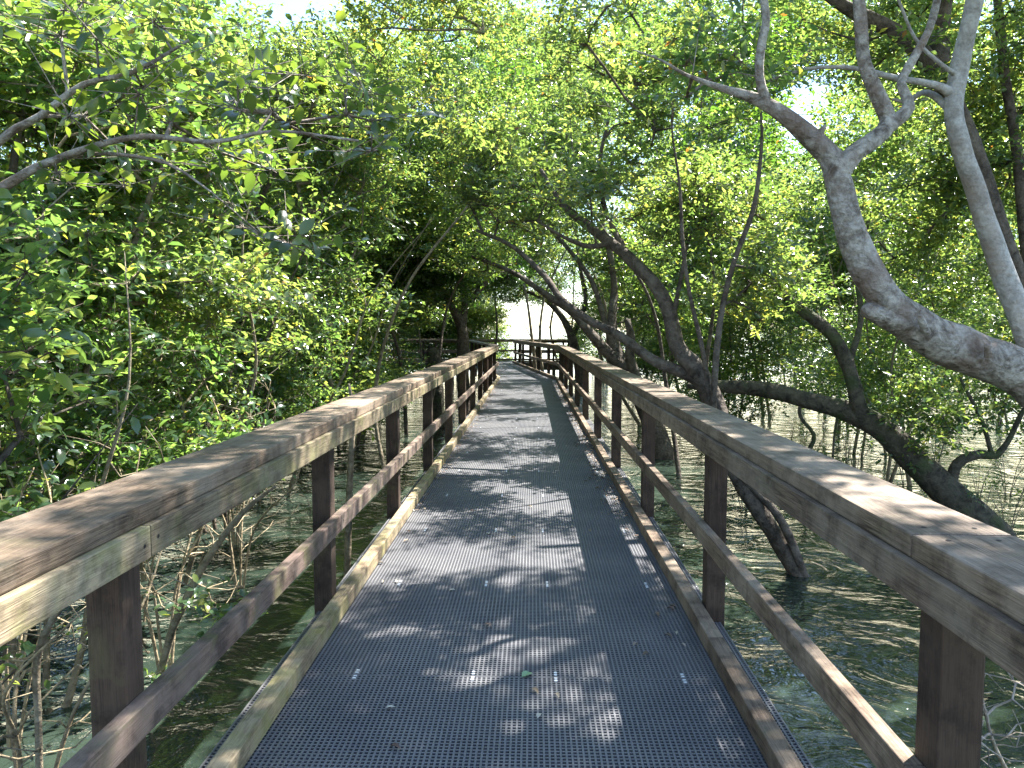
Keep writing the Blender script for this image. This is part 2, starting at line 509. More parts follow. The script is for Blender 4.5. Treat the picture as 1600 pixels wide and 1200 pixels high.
# ------------------------------------------------------------------ trees
RNG = np.random.default_rng(11)

def tubes_mesh(name, tubes):
    """tubes: (pts (n,3), radii (n,), sides)"""
    VV, FF, off = [], [], 0
    for pts, rad, k in tubes:
        n = len(pts)
        t = np.empty_like(pts)
        t[1:-1] = pts[2:] - pts[:-2]; t[0] = pts[1] - pts[0]; t[-1] = pts[-1] - pts[-2]
        t /= np.linalg.norm(t, axis=1, keepdims=True) + 1e-9
        mean = np.abs(t).mean(0)
        ref = np.zeros(3); ref[int(np.argmin(mean))] = 1
        u = np.cross(t, ref); u /= np.linalg.norm(u, axis=1, keepdims=True) + 1e-9
        w = np.cross(t, u)
        a = np.arange(k) * (2 * math.pi / k)
        ring = pts[:, None] + rad[:, None, None] * (u[:, None] * np.cos(a)[None, :, None] + w[:, None] * np.sin(a)[None, :, None]) if rad.ndim == 1 else \
               pts[:, None] + rad[:, :, None] * (u[:, None] * np.cos(a)[None, :, None] + w[:, None] * np.sin(a)[None, :, None])
        VV.append(ring.reshape(-1, 3))
        i = np.arange(n - 1)[:, None] * k + np.arange(k)[None]
        j = np.arange(n - 1)[:, None] * k + (np.arange(k)[None] + 1) % k
        FF.append((np.stack([i, j, j + k, i + k], -1).reshape(-1, 4)) + off)
        # close the end with a point-like cap
        off += n * k
        VV.append(pts[-1:] + t[-1:] * (rad[-1].mean() if rad.ndim > 1 else rad[-1]) * 0.6)
        e = off - k
        cap = np.stack([e + np.arange(k), e + (np.arange(k) + 1) % k, np.full(k, off), np.full(k, off)], -1)
        FF.append(cap); off += 1
    V = np.concatenate(VV); Fq = np.concatenate(FF)
    # the caps are triangles: split lists
    tri = Fq[:, 2] == Fq[:, 3]
    me = bpy.data.meshes.new(name)
    Fn, Ft = Fq[~tri], Fq[tri][:, :3]
    loops = np.concatenate([Fn.ravel(), Ft.ravel()]).astype(np.int32)
    starts = np.concatenate([np.arange(len(Fn)) * 4, len(Fn) * 4 + np.arange(len(Ft)) * 3]).astype(np.int32)
    me.vertices.add(len(V)); me.vertices.foreach_set("co", np.ascontiguousarray(V, dtype=np.float32).ravel())
    me.loops.add(len(loops)); me.loops.foreach_set("vertex_index", loops)
    me.polygons.add(len(starts)); me.polygons.foreach_set("loop_start", starts)
    me.polygons.foreach_set("use_smooth", np.ones(len(starts), dtype=bool))
    me.update(calc_edges=True)
    return me

def smooth_line(ctrl, step=0.12):
    """Catmull-Rom through control rows (x,y,z,r)"""
    P = np.asarray(ctrl, dtype=float)
    if len(P) == 2:
        n = max(2, int(np.linalg.norm(P[1, :3] - P[0, :3]) / step) + 1)
        return P[0] + (P[1] - P[0]) * np.linspace(0, 1, n)[:, None]
    E = np.vstack([2 * P[0] - P[1], P, 2 * P[-1] - P[-2]])
    out = []
    for i in range(1, len(E) - 2):
        n = max(2, int(np.linalg.norm(E[i + 1, :3] - E[i, :3]) / step) + 1)
        t = np.linspace(0, 1, n, endpoint=(i == len(E) - 3))[:, None]
        a, b_, c, d = E[i - 1], E[i], E[i + 1], E[i + 2]
        out.append(0.5 * (2 * b_ + (c - a) * t + (2 * a - 5 * b_ + 4 * c - d) * t ** 2 + (3 * b_ - a - 3 * c + d) * t ** 3))
    o = np.vstack(out); o[:, 3] = np.maximum(o[:, 3], 0.002)
    return o

def px_line(rows, step=0.12, thin=1.0):
    """rows (px, py, depth, width px) -> (x,y,z,r) line"""
    ctrl = []
    for px, py, d, w in rows:
        p = at(px, py, d)
        ctrl.append((p.x, p.y, p.z, 0.5 * w * d / F * thin))
    return smooth_line(ctrl, step)

# leaf shapes: unit length along +x, width along y
def leaf_shape(detail):
    if detail:
        xs = [0.0, 0.30, 0.65, 1.0]
        wd = [0.0, 0.21, 0.21, 0.0]
        V = []; T = []
        mid = [(x, 0, 0.10 * math.sin(x * 2.2) - 0.20 * x * x) for x in xs]
        V += mid
        L = [(xs[i], wd[i], mid[i][2] + 0.055) for i in (1, 2)]
        R = [(xs[i], -wd[i], mid[i][2] + 0.055) for i in (1, 2)]
        V += L + R            # 4,5 left; 6,7 right
        T = [(0, 1, 4), (1, 2, 5), (1, 5, 4), (2, 3, 5), (0, 6, 1), (1, 6, 7), (1, 7, 2), (2, 7, 3)]
        return np.array(V), np.array(T)
    V = [(0, 0, 0), (0.5, 0.25, 0.06), (1, 0, -0.10), (0.5, -0.25, 0.06)]
    return np.array(V, dtype=float), np.array([(0, 2, 1), (0, 3, 2)])

def rot_rows(az, el, roll):
    """rotation matrices: roll about x, then elevation, then azimuth"""
    ca, sa, ce, se, cr, sr = np.cos(az), np.sin(az), np.cos(el), np.sin(el), np.cos(roll), np.sin(roll)
    z = np.zeros_like(az); o = np.ones_like(az)
    Rx = np.stack([o, z, z, z, cr, -sr, z, sr, cr], -1).reshape(-1, 3, 3)
    Ry = np.stack([ce, z, -se, z, o, z, se, z, ce], -1).reshape(-1, 3, 3)
    Rz = np.stack([ca, -sa, z, sa, ca, z, z, z, o], -1).reshape(-1, 3, 3)
    return Rz @ Ry @ Rx

def make_spray(detail, nleaf, size, leaf, rng):
    """a spray of leafy twigs around the origin: leaf vertices, triangles, twig lines"""
    LV, LT = leaf_shape(detail)
    twigs = []
    nt_ = 6
    for i in range(nt_):
        az = 2 * math.pi * (i + rng.uniform(-.3, .3)) / nt_
        el = rng.uniform(-0.25, 0.95)
        d = np.array([math.cos(az) * math.cos(el), math.sin(az) * math.cos(el), math.sin(el)])
        s = -d * 0.1 * size
        e = d * size * rng.uniform(0.6, 1.0)
        twigs.append((s, e))
    per = nleaf // nt_
    P, AZ, EL, RO, SZ = [], [], [], [], []
    for s, e in twigs:
        for k in range(per):
            f = 0.25 + 0.75 * (k / max(1, per - 1)) ** 0.8
            p = s + (e - s) * f + rng.normal(0, 0.006, 3)
            d = e - s
            baz = math.atan2(d[1], d[0])
            az = baz + (2.4 * k + rng.uniform(-.5, .5)) if f < 0.93 else baz + rng.uniform(-1.6, 1.6)
            AZ.append(az); EL.append(rng.normal(0.05, 0.42)); RO.append(rng.normal(0, 0.45))
            SZ.append(leaf * rng.uniform(0.62, 1.15)); P.append(p)
    P = np.array(P); R = rot_rows(np.array(AZ), np.array(EL), np.array(RO))
    V = np.einsum('nij,vj->nvi', R, LV) * np.array(SZ)[:, None, None] + P[:, None]
    n = len(P)
    T = (LT[None] + (np.arange(n) * len(LV))[:, None, None]).reshape(-1, 3)
    return V.reshape(-1, 3), T, n, len(LV), twigs

SPRAYS = {
    'near': [make_spray(True, 42, 0.34, 0.094, RNG) for _ in range(10)],
    'big':  [make_spray(True, 20, 0.32, 0.092, RNG) for _ in range(8)],
    'mid':  [make_spray(False, 66, 0.42, 0.084, RNG) for _ in range(12)],
    'far':  [make_spray(False, 75, 0.60, 0.105, RNG) for _ in range(12)],
}

def crown_mesh(tips, kind, rng, scale=1.0):
    tips = np.asarray(tips)
    sp = SPRAYS[kind]
    which = rng.integers(0, len(sp), len(tips))
    VV, TT, AA, off = [], [], [], 0
    tw = []
    for k, (V, T, n, vl, twigs) in enumerate(sp):
        sel = tips[which == k]
        m_ = len(sel)
        if not m_: continue
        R = rot_rows(rng.uniform(0, 2 * math.pi, m_), rng.normal(0, 0.35, m_), rng.normal(0, 0.35, m_))
        s = scale * rng.uniform(0.8, 1.2, m_)
        W = np.einsum('nij,vj->nvi', R, V) * s[:, None, None] + sel[:, None]
        VV.append(W.reshape(-1, 3))
        TT.append((T[None] + (np.arange(m_) * len(V))[:, None, None]).reshape(-1, 3) + off)
        tone = rng.normal(0, 0.12, m_)[:, None] + rng.beta(1.6, 1.9, (m_, n))
        old = rng.random((m_, n)) < 0.004
        tone = np.where(old, 1.0, np.clip(tone, 0, 0.95))
        AA.append(np.repeat(tone.ravel(), vl))
        off += m_ * len(V)
        for a, b_ in twigs:
            A = np.einsum('nij,j->ni', R, a) * s[:, None] + sel
            B = np.einsum('nij,j->ni', R, b_) * s[:, None] + sel
            tw.append((A, B))
    return raw_mesh("crown", np.concatenate(VV), np.concatenate(TT), 3, np.concatenate(AA)), tw

def grow(lines, tips, rng, tip_r=0.0035, step=0.3, pw=0.46, up=0.25):
    """join every tip to the nearest wood with curved branches; returns the tubes"""
    lines = [np.asarray(l) for l in lines]
    pos, par, dirs, rad = [], [], [], []
    tubes = []
    for l in lines:
        k = 14 if l[:, 3].max() > 0.06 else (9 if l[:, 3].max() > 0.025 else 6)
        r = l[:, 3]
        if r.max() > 0.03:
            nz = rng.normal(0, 1, (len(r), k))
            for _ in range(2):
                nz = (nz + np.roll(nz, 1, 1) + np.roll(nz, -1, 1)) / 2.1
                nz[1:-1] = (nz[:-2] + nz[1:-1] + nz[2:]) / 2.1
            rr = r[:, None] * (1 + 0.05 * nz)
        else:
            rr = np.repeat(r[:, None], k, 1)
        tubes.append((l[:, :3].copy(), rr, k))
        t = np.gradient(l[:, :3], axis=0)
        t /= np.linalg.norm(t, axis=1, keepdims=True) + 1e-9
        for i in range(len(l)):
            if i % 2 == 0:
                pos.append(l[i, :3]); dirs.append(t[i]); rad.append(l[i, 3]); par.append(-1)
    n0 = len(pos)
    cap = n0 + len(tips) * 14 + 10
    PO = np.empty((cap, 3)); DI = np.empty((cap, 3)); PA = np.full(cap, -1, dtype=int)
    BR = np.full(cap, -1, dtype=int); RA = np.full(cap, 1.0)
    PO[:n0] = pos; DI[:n0] = dirs; RA[:n0] = rad
    n = n0
    if len(tips):
        tips = np.asarray(tips)
        d0 = np.min(np.linalg.norm(tips[:, None] - PO[None, :n0:3], axis=2), axis=1)
        order = np.argsort(d0)
        paths = []
        for ti in order:
            T = tips[ti]
            D = T - PO[:n]
            dist = np.sqrt((D * D).sum(1)) + 1e-6
            cosv = (D * DI[:n]).sum(1) / dist
            cost = dist * (1.25 - 0.35 * cosv) + np.maximum(0, -D[:, 2]) * up
            j = int(np.argmin(cost)); L = dist[j]
            m_ = int(min(12, max(1, round(L / step))))
            t = np.linspace(0, 1, m_ + 1)[1:, None]
            c1 = PO[j] + DI[j] * L * 0.3 + D[j] * 0.1
            q = (1 - t) ** 2 * PO[j] + 2 * (1 - t) * t * c1 + t * t * T
            if m_ > 1: q[:-1] += rng.normal(0, 0.035, (m_ - 1, 3)) * min(1.0, L)
            prev = j
            ids = [j]
            for i in range(m_):
                PO[n] = q[i]; v = q[i] - PO[prev]
                DI[n] = v / (np.linalg.norm(v) + 1e-9); PA[n] = prev
                ids.append(n); prev = n; n += 1
            paths.append(ids)
        cnt = np.zeros(n)
        for ids in paths: cnt[ids[-1]] += 1
        for i in range(n - 1, n0 - 1, -1):
            cnt[PA[i]] += cnt[i]
        R = tip_r * np.power(np.maximum(cnt, 1), pw)
        R[:n0] = np.minimum(RA[:n0], 1)
        for ids in paths:
            p = PO[ids].copy(); r = np.minimum(R[ids], R[ids[0]])
            if PA[ids[0]] == -1 and ids[0] < n0: r[0] = min(r[0], r[1] * 1.4)
            k = 7 if r.max() > 0.02 else (5 if r.max() > 0.009 else 3)
            tubes.append((p, r, k))
    return tubes

def blob_px(px, py, depth, rx, ry, rd, n, rng):
    """n tips inside an ellipsoid given by its place and size in the photograph and its half depth"""
    c = at(px, py, depth)
    return blob((c.x, c.y, c.z), (rx * depth / F, rd, ry * depth / F), n, rng)

DENS = 2.3
def blob(c, r, n, rng):
    n = int(n * DENS)
    v = rng.normal(0, 1, (n, 3)); v /= np.linalg.norm(v, axis=1, keepdims=True)
    v *= rng.random((n, 1)) ** 0.42
    return np.asarray(c) + v * np.asarray(r)

def carve(tips, rng_seed, amount=0.25, cell=0.9):
    """drop tips in random pockets so that gaps stay open"""
    tips = np.asarray(tips)
    g = np.random.default_rng(rng_seed)
    ph = g.uniform(0, 6.28, (4, 3)); k = g.normal(0, 1, (4, 3)); k /= np.linalg.norm(k, axis=1, keepdims=True)
    val = sum(np.sin(tips @ (k[i] * (2 * math.pi / cell / (0.7 + 0.5 * i))) + ph[i, 0]) for i in range(4))
    return tips[val > np.quantile(val, amount)] if len(tips) else tips

def keep_clear(tips):
    """no leaf sprays inside the walkway's clear space or the view to the open water at its end"""
    t = np.asarray(tips)
    if not len(t): return t
    x, y, z = t.T
    bad = (x > -1.55) & (x < 1.35) & (z < 2.75) & (y < 24)
    bad |= (np.abs(x + 0.145 * (y - 23) + 0.1) < 1.75) & (y >= 23) & (y < 38) & (z < 2.5)
    bad |= (z < WATER + 0.25)
    bad |= (y < 1.2) & (np.abs(x) < 2.0) & (z < 3.2)
    bad |= (y > 14) & (x / np.maximum(y, 1) > -0.028) & (x / np.maximum(y, 1) < 0.030) & ((z - EYE) / np.maximum(y, 1) < 0.013)
    # the view along the cross walk on the left stays mostly open
    q = np.random.default_rng(len(t)).random(len(t))
    bad |= (y > 8) & (y < 37.5) & (x / np.maximum(y, 1) > -0.215) & (x / np.maximum(y, 1) < -0.07) & ((z - EYE) / np.maximum(y, 1) < 0.004) & ((z - EYE) / np.maximum(y, 1) > -0.058) & (q > 0.12)
    # openings through which the sky is mirrored in the near water
    my = (z + 2 * abs(WATER) + EYE) / np.maximum(y, 1)
    bad |= (y > 6) & (x / np.maximum(y, 1) > 0.32) & (x / np.maximum(y, 1) < 0.47) & (my > 0.40) & (my < 0.57)
    bad |= (y > 4) & (x / np.maximum(y, 1) > -0.75) & (x / np.maximum(y, 1) < -0.60) & (my > 0.44) & (my < 0.58)
    # pockets where the sun comes through to the deck
    gx = x - SUN.x / SUN.z * (z - 0.3); gy = y - SUN.y / SUN.z * (z - 0.3)
    val = np.sin(gx * 4.3 + gy * 1.9 + 0.4) + np.sin(gy * 3.7 - gx * 1.3 + 1.7) + np.sin(gx * 2.4 - gy * 5.2 + 2.9) + 0.8 * np.sin(gy * 1.1 + 0.6)
    thr = np.interp(gy, [0, 5, 9, 13, 24], [0.5, 0.4, -0.15, -0.9, -1.1])
    bad |= (gx > np.where(gy < 7, -1.6, -1.75)) & (gx < 1.25) & (gy > -2) & (gy < 36) & (z > 1.5) & (val > thr)
    bad |= (gx > -4.6) & (gx <= -1.6) & (x > gx + 0.9) & (gy > 0) & (gy < 20) & (z > 1.8) & (y < 16) & (val > 0.15)
    return t[~bad]

def tree(label, lines, tips, bark_m, leaf_m=None, kind='mid', seed=1, group=None, cat="tree", name="mangrove_tree", tip_r=0.0035, twig_tubes=False, pw=0.46, lscale=1.0, clear=True, step=0.3, bare=None):
    rng = np.random.default_rng(seed)
    tips = np.asarray(tips) if len(tips) else np.zeros((0, 3))
    if clear: tips = keep_clear(tips)
    base = lines[0][0, :3].copy()
    root = empty(name, base); tag(root, label, cat, group)
    tubes = grow(lines, tips if bare is None else np.vstack([tips, bare]), rng, tip_r, step, pw)
    if len(tips):
        cm, tw = crown_mesh(tips - base, kind, rng, lscale)
        cm.materials.append(leaf_m or M_leaf)
        if twig_tubes:
            for A, B in tw:
                for a, b_ in zip(A, B):
                    tubes.append((np.stack([a + base, b_ + base]), np.array([0.0028, 0.0014]), 3))
    tubes = [(p - base, r, k) for p, r, k in tubes]
    link("trunk", tubes_mesh("trunk", tubes), bark_m, root)
    if len(tips): link("crown", cm, None, root)
    return root

def to_water(line, spread=1.35, sink=0.5):
    """carry the first point of a line down into the water"""
    l = line
    p = l[0].copy(); p[2] = WATER - sink; p[3] *= spread
    d = l[0, :3] - l[min(4, len(l) - 1), :3]; d = d / (abs(d[2]) + 1e-6)
    p[:2] = l[0, :2] + np.clip(d[:2], -1, 1) * max(0.0, (l[0, 2] - p[2])) * 0.6
    return np.vstack([smooth_line([p, (p + l[0]) / 2, l[0]])[:-1], l])

exec_trees = True
# A: pale leaning mangrove on the right
rA = np.random.default_rng(101)
A = [px_line([(1980, 930, 5.3, 104), (1760, 715, 5.1, 96), (1640, 615, 5.0, 90), (1590, 580, 5.0, 84), (1500, 545, 5.0, 74), (1430, 510, 4.95, 66), (1385, 470, 4.9, 60), (1350, 410, 4.9, 53), (1325, 350, 4.9, 46), (1312, 290, 4.9, 42), (1298, 243, 4.9, 38)], 0.06, 0.9),
     px_line([(1303, 250, 4.9, 38), (1265, 213, 4.9, 32), (1225, 180, 4.9, 26), (1180, 155, 4.95, 18), (1120, 135, 5.0, 10), (1070, 116, 5.1, 6), (1035, 95, 5.2, 4), (990, 78, 5.3, 2)], 0.08, 0.9),
     px_line([(1200, 165, 4.92, 16), (1187, 120, 4.9, 15), (1190, 70, 4.9, 15), (1197, 30, 4.9, 14), (1188, -30, 4.9, 13), (1170, -150, 4.8, 9)], 0.08, 0.9),
     px_line([(1312, 268, 4.9, 34), (1335, 240, 4.9, 31), (1372, 214, 4.95, 30), (1388, 190, 5.0, 28), (1372, 150, 5.0, 24), (1351, 100, 5.0, 22), (1346, 50, 5.0, 20), (1338, -40, 5.0, 18), (1320, -200, 4.9, 14), (1260, -420, 4.7, 9)], 0.08, 0.9),
     px_line([(1380, 205, 4.97, 24), (1420, 168, 5.0, 20), (1408, 130, 5.05, 15), (1425, 95, 5.1, 14), (1452, 45, 5.1, 13), (1472, -30, 5.1, 12), (1520, -180, 5.0, 8)], 0.08, 0.9),
     px_line([(1425, 512, 4.93, 46), (1385, 495, 4.88, 40), (1353, 482, 4.85, 27)], 0.06, 0.9),
     px_line([(1278, 224, 4.9, 24), (1283, 205, 4.87, 12), (1290, 195, 4.86, 4)], 0.04, 0.9),
     px_line([(1448, 520, 4.8, 14), (1440, 502, 4.75, 12), (1437, 492, 4.73, 7)], 0.04, 0.9),
     px_line([(1545, 556, 4.8, 16), (1542, 540, 4.75, 9)], 0.04, 0.9)]
A[0] = to_water(A[0], 1.3)
tips = np.vstack([blob((2.2, 4.6, 6.6), (2.0, 2.2, 1.1), 180, rA), blob((3.4, 6.0, 6.9), (1.8, 1.8, 1.0), 120, rA), blob((1.0, 5.6, 6.3), (1.0, 1.6, 0.7), 60, rA), blob_px(1150, 80, 5.4, 110, 90, 0.5, 12, rA)])
tree("thick pale leaning mangrove with a broken stub and forked limbs, right of the deck", A, carve(tips, 3, 0.3), B_pale, M_leaf, 'near', 101, twig_tubes=True)

# B: smooth white trunk
rB = np.random.default_rng(102)
Bl = [px_line([(1700, 760, 5.6, 46), (1650, 640, 5.55, 44), (1600, 512, 5.5, 40), (1560, 405, 5.5, 37), (1525, 300, 5.45, 34), (1500, 225, 5.4, 31), (1490, 170, 5.4, 29), (1500, 100, 5.4, 29), (1515, 30, 5.3, 29), (1532, -60, 5.2, 28), (1540, -260, 5.0, 20)], 0.08, 0.88),
      px_line([(1490, 148, 5.4, 18), (1460, 133, 5.35, 13), (1400, 122, 5.3, 10), (1330, 106, 5.3, 8), (1260, 108, 5.3, 6), (1190, 130, 5.3, 4)], 0.08, 0.88),
      px_line([(1488, 175, 5.4, 14), (1460, 150, 5.5, 12), (1440, 145, 5.5, 10), (1415, 160, 5.5, 8), (1395, 155, 5.5, 4)], 0.08, 0.88),
      px_line([(1497, 118, 5.4, 10), (1470, 100, 5.3, 8), (1430, 60, 5.3, 6), (1400, -10, 5.2, 5)], 0.08, 0.88)]
Bl[0] = to_water(Bl[0])
tips = np.vstack([blob((4.2, 5.0, 6.2), (1.5, 1.6, 1.0), 110, rB), blob((3.2, 3.4, 6.0), (1.4, 1.4, 0.8), 90, rB), blob((4.6, 6.4, 5.6), (1.0, 1.0, 0.9), 50, rB)])
tree("slim smooth white trunked mangrove rising past the right edge of the view", Bl, carve(tips, 5, 0.3), B_white, M_leaf, 'near', 102, twig_tubes=True)

# C: mossy trunk out of the water with an upright limb
rC = np.random.default_rng(103)
Cl = [px_line([(1545, 835, 8.7, 68), (1515, 803, 8.8, 60), (1440, 730, 9.0, 50), (1385, 675, 9.1, 43), (1330, 645, 9.3, 37), (1260, 625, 9.5, 30), (1190, 608, 9.8, 26), (1130, 604, 10.0, 22), (1075, 603, 10.2, 9)], 0.1, 0.9),
      px_line([(1345, 655, 9.2, 30), (1337, 615, 9.2, 25), (1320, 560, 9.3, 24), (1300, 522, 9.3, 22), (1250, 482, 9.4, 18), (1200, 440, 9.5, 12), (1165, 400, 9.6, 8), (1150, 330, 9.6, 5)], 0.1, 0.9),
      px_line([(1325, 570, 9.3, 13), (1345, 500, 9.4, 10), (1340, 420, 9.5, 8), (1360, 330, 9.6, 6)], 0.1, 0.9),
      px_line([(1252, 625, 9.5, 7), (1250, 650, 9.5, 6), (1272, 680, 9.45, 7), (1264, 704, 9.4, 8), (1258, 725, 9.4, 6), (1258, 820, 9.4, 6)], 0.1, 0.9),
      px_line([(1310, 640, 9.3, 5), (1302, 700, 9.3, 4), (1300, 815, 9.2, 4)], 0.1, 0.9),
      px_line([(1484, 770, 8.9, 22), (1495, 725, 8.9, 18), (1530, 710, 8.9, 16), (1555, 712, 8.9, 13), (1575, 690, 8.9, 9), (1600, 640, 8.9, 8), (1640, 590, 8.9, 6)], 0.1, 0.9),
      px_line([(1550, 712, 8.9, 9), (1535, 660, 8.9, 7), (1515, 620, 8.9, 6), (1500, 590, 8.9, 4)], 0.1, 0.9)]
Cl[0] = to_water(Cl[0], 1.15)
tips = np.vstack([blob_px(1440, 660, 8.8, 60, 60, 0.5, 16, rC), blob_px(1390, 600, 9.2, 70, 50, 0.6, 10, rC), blob_px(1270, 560, 9.4, 80, 60, 0.7, 16, rC), blob_px(1220, 440, 9.6, 100, 80, 0.9, 60, rC), blob_px(1370, 420, 9.6, 80, 100, 0.9, 36, rC), blob_px(1560, 620, 8.9, 60, 60, 0.5, 18, rC)])
tree("dark mossy mangrove leaning left out of the water beyond the right railing", Cl, carve(tips, 7, 0.52), B_moss, M_leaf, 'mid', 103, twig_tubes=True)

# D: arching brown mangrove whose foot shows through the right railing
rD = np.random.default_rng(104)
Dl = [px_line([(1250, 905, 7.3, 40), (1222, 855, 7.4, 36), (1185, 795, 7.5, 36), (1150, 735, 7.7, 38), (1128, 670, 7.9, 42), (1112, 622, 8.0, 44), (1085, 575, 8.0, 40), (1060, 545, 8.1, 35), (1046, 490, 8.3, 30), (1025, 448, 8.4, 28), (985, 405, 8.6, 24), (955, 380, 8.7, 22), (915, 350, 8.9, 18), (870, 310, 9.0, 13), (845, 265, 9.1, 8)], 0.08, 0.76),
      px_line([(1098, 598, 8.0, 26), (1065, 582, 8.05, 24), (1020, 562, 8.2, 21), (960, 520, 8.5, 18), (920, 500, 8.7, 16), (875, 465, 8.9, 14), (850, 430, 9.1, 12), (800, 385, 9.4, 9), (745, 360, 9.7, 6)], 0.1, 0.76),
      px_line([(1110, 645, 7.6, 12), (1100, 560, 7.6, 10), (1076, 450, 7.7, 9), (1066, 370, 7.7, 8), (1062, 290, 7.7, 6), (1050, 200, 7.7, 4), (1055, 120, 7.7, 2)], 0.1, 0.76),
      px_line([(1114, 645, 7.55, 14), (1120, 545, 7.5, 13), (1130, 475, 7.5, 12), (1150, 400, 7.5, 11), (1176, 330, 7.5, 10), (1187, 260, 7.5, 8), (1190, 190, 7.5, 6), (1180, 110, 7.5, 4), (1190, 20, 7.5, 2)], 0.1, 0.76),
      px_line([(1258, 905, 7.25, 20), (1238, 850, 7.3, 18), (1212, 800, 7.35, 17), (1180, 768, 7.5, 17), (1150, 735, 7.6, 14)], 0.08, 0.76),
      px_line([(955, 380, 8.7, 12), (920, 385, 8.6, 10), (880, 370, 8.6, 7), (840, 345, 8.6, 4)], 0.1, 0.76),
      px_line([(1050, 505, 8.2, 12), (1065, 430, 8.3, 9), (1075, 380, 8.4, 7), (1110, 300, 8.5, 5)], 0.1, 0.76),
      px_line([(985, 405, 8.6, 14), (950, 340, 8.8, 11), (935, 270, 8.9, 9), (950, 190, 9.0, 6)], 0.1, 0.76)]
tips = np.vstack([blob_px(930, 280, 8.6, 170, 130, 1.0, 150, rD), blob_px(1080, 260, 8.2, 120, 120, 0.9, 100, rD), blob_px(800, 240, 9.4, 130, 110, 1.0, 90, rD), blob_px(1010, 110, 8.6, 170, 110, 1.1, 150, rD), blob_px(1080, 330, 9.4, 130, 90, 0.8, 70, rD), blob_px(1150, 430, 7.9, 70, 90, 0.6, 28, rD), blob_px(950, -60, 8.0, 220, 80, 1.1, 60, rD), blob_px(840, 390, 9.6, 110, 50, 0.8, 40, rD)])
Dl[0] = to_water(Dl[0], 1.1)
tree("brown arching mangrove whose forked foot stands in the water beside the right railing", Dl, carve(tips, 9, 0.32, 1.1), B_brown, M_leaf, 'mid', 104, twig_tubes=True)

# E: dark multi-trunk mangrove further along on the right
rE = np.random.default_rng(105)
El = [px_line([(1040, 715, 14.0, 44), (1010, 640, 14.2, 38), (985, 590, 14.4, 34), (962, 548, 14.6, 30), (956, 500, 14.8, 18), (960, 450, 15, 14), (952, 390, 15, 12), (940, 330, 15, 9), (960, 240, 15, 6)], 0.15, 0.78),
      px_line([(978, 580, 14.4, 28), (940, 540, 14.4, 22), (918, 515, 14.5, 19), (893, 488, 14.7, 15), (850, 458, 15, 12), (800, 425, 15.4, 9), (735, 400, 15.8, 6)], 0.15, 0.78),
      px_line([(1000, 615, 14.2, 26), (985, 560, 14, 20), (986, 525, 13.9, 17), (980, 500, 13.9, 12)], 0.15, 0.78),
      px_line([(950, 520, 14.7, 12), (925, 440, 15, 10), (880, 380, 15.4, 8), (830, 330, 15.8, 5)], 0.15, 0.78)]
tips = np.vstack([blob_px(900, 330, 15.5, 150, 110, 1.8, 150, rE), blob_px(770, 380, 16.2, 110, 70, 1.6, 90, rE), blob_px(980, 400, 15.2, 80, 80, 1.3, 50, rE), blob_px(860, 180, 15.2, 170, 120, 2.0, 140, rE), blob_px(1040, 480, 15.2, 60, 80, 1.0, 30, rE), blob_px(830, 435, 16.5, 100, 35, 1.2, 60, rE)])
El[0] = to_water(El[0], 1.2)
tree("dark mangrove with several trunks arching left over the far stretch of deck", El, carve(tips, 13, 0.42, 1.4), B_brown, M_leaf, 'mid', 105, lscale=1.25)

# K: dark trunks behind the white one, upper right
rK = np.random.default_rng(106)
Kl = [px_line([(1680, 700, 7.6, 40), (1620, 520, 7.6, 34), (1570, 385, 7.5, 28), (1530, 260, 7.5, 26), (1490, 160, 7.4, 27), (1440, 85, 7.3, 27), (1390, 45, 7.3, 24), (1320, 10, 7.2, 18), (1250, -40, 7.2, 12)], 0.12),
      px_line([(1478, 140, 7.4, 26), (1468, 80, 7.4, 27), (1470, 20, 7.3, 27), (1485, -60, 7.2, 22), (1480, -250, 7, 14)], 0.12),
      px_line([(1620, 520, 7.6, 24), (1600, 330, 7.8, 18), (1588, 230, 7.9, 15), (1570, 120, 7.9, 13), (1560, 10, 7.9, 12), (1550, -80, 7.9, 9)], 0.12)]
Kl[0] = to_water(Kl[0], 1.2)
tips = np.vstack([blob_px(1380, 60, 7.6, 140, 120, 0.9, 70, rK), blob_px(1560, 150, 8.2, 110, 180, 0.9, 70, rK), blob((4.6, 8.2, 7.2), (2.4, 2.0, 1.0), 120, rK), blob_px(1480, 330, 8.6, 110, 100, 0.9, 50, rK)])
tree("dark trunked mangrove behind the white trunk in the upper right", Kl, carve(tips, 15, 0.3), B_brown, M_leaf, 'mid', 106)

# F: left trunk beside the far deck, and the burnt stump
rF = np.random.default_rng(107)
Fl = [px_line([(726, 650, 19.5, 21), (724, 600, 19.5, 20), (723, 555, 19.6, 19), (722, 512, 19.6, 17), (708, 484, 19.6, 12), (690, 452, 19.5, 9), (655, 415, 19.3, 10), (610, 370, 19, 7)], 0.15),
      px_line([(722, 512, 19.6, 14), (727, 470, 19.8, 10), (718, 420, 20, 8), (730, 350, 20.2, 6), (720, 260, 20.4, 6)], 0.15),
      px_line([(735, 470, 19.8, 9), (770, 430, 20.2, 8), (810, 405, 20.6, 5)], 0.15)]
Fl[0] = to_water(Fl[0], 1.2)
tips = np.vstack([blob_px(690, 420, 19.2, 80, 75, 1.2, 90, rF), blob_px(680, 400, 19.6, 100, 80, 2.0, 60, rF), blob_px(730, 300, 20, 110, 100, 2.0, 130, rF), blob_px(600, 330, 19, 100, 120, 2.0, 90, rF), blob_px(760, 420, 21, 70, 45, 1.4, 40, rF), blob_px(720, 160, 19, 130, 110, 2.0, 110, rF), blob_px(785, 450, 21, 55, 28, 1.2, 40, rF)])
tree("dark trunked mangrove standing against the far left railing", Fl, carve(tips, 17, 0.22), B_brown, M_leaf_dark, 'mid', 107, lscale=1.35)
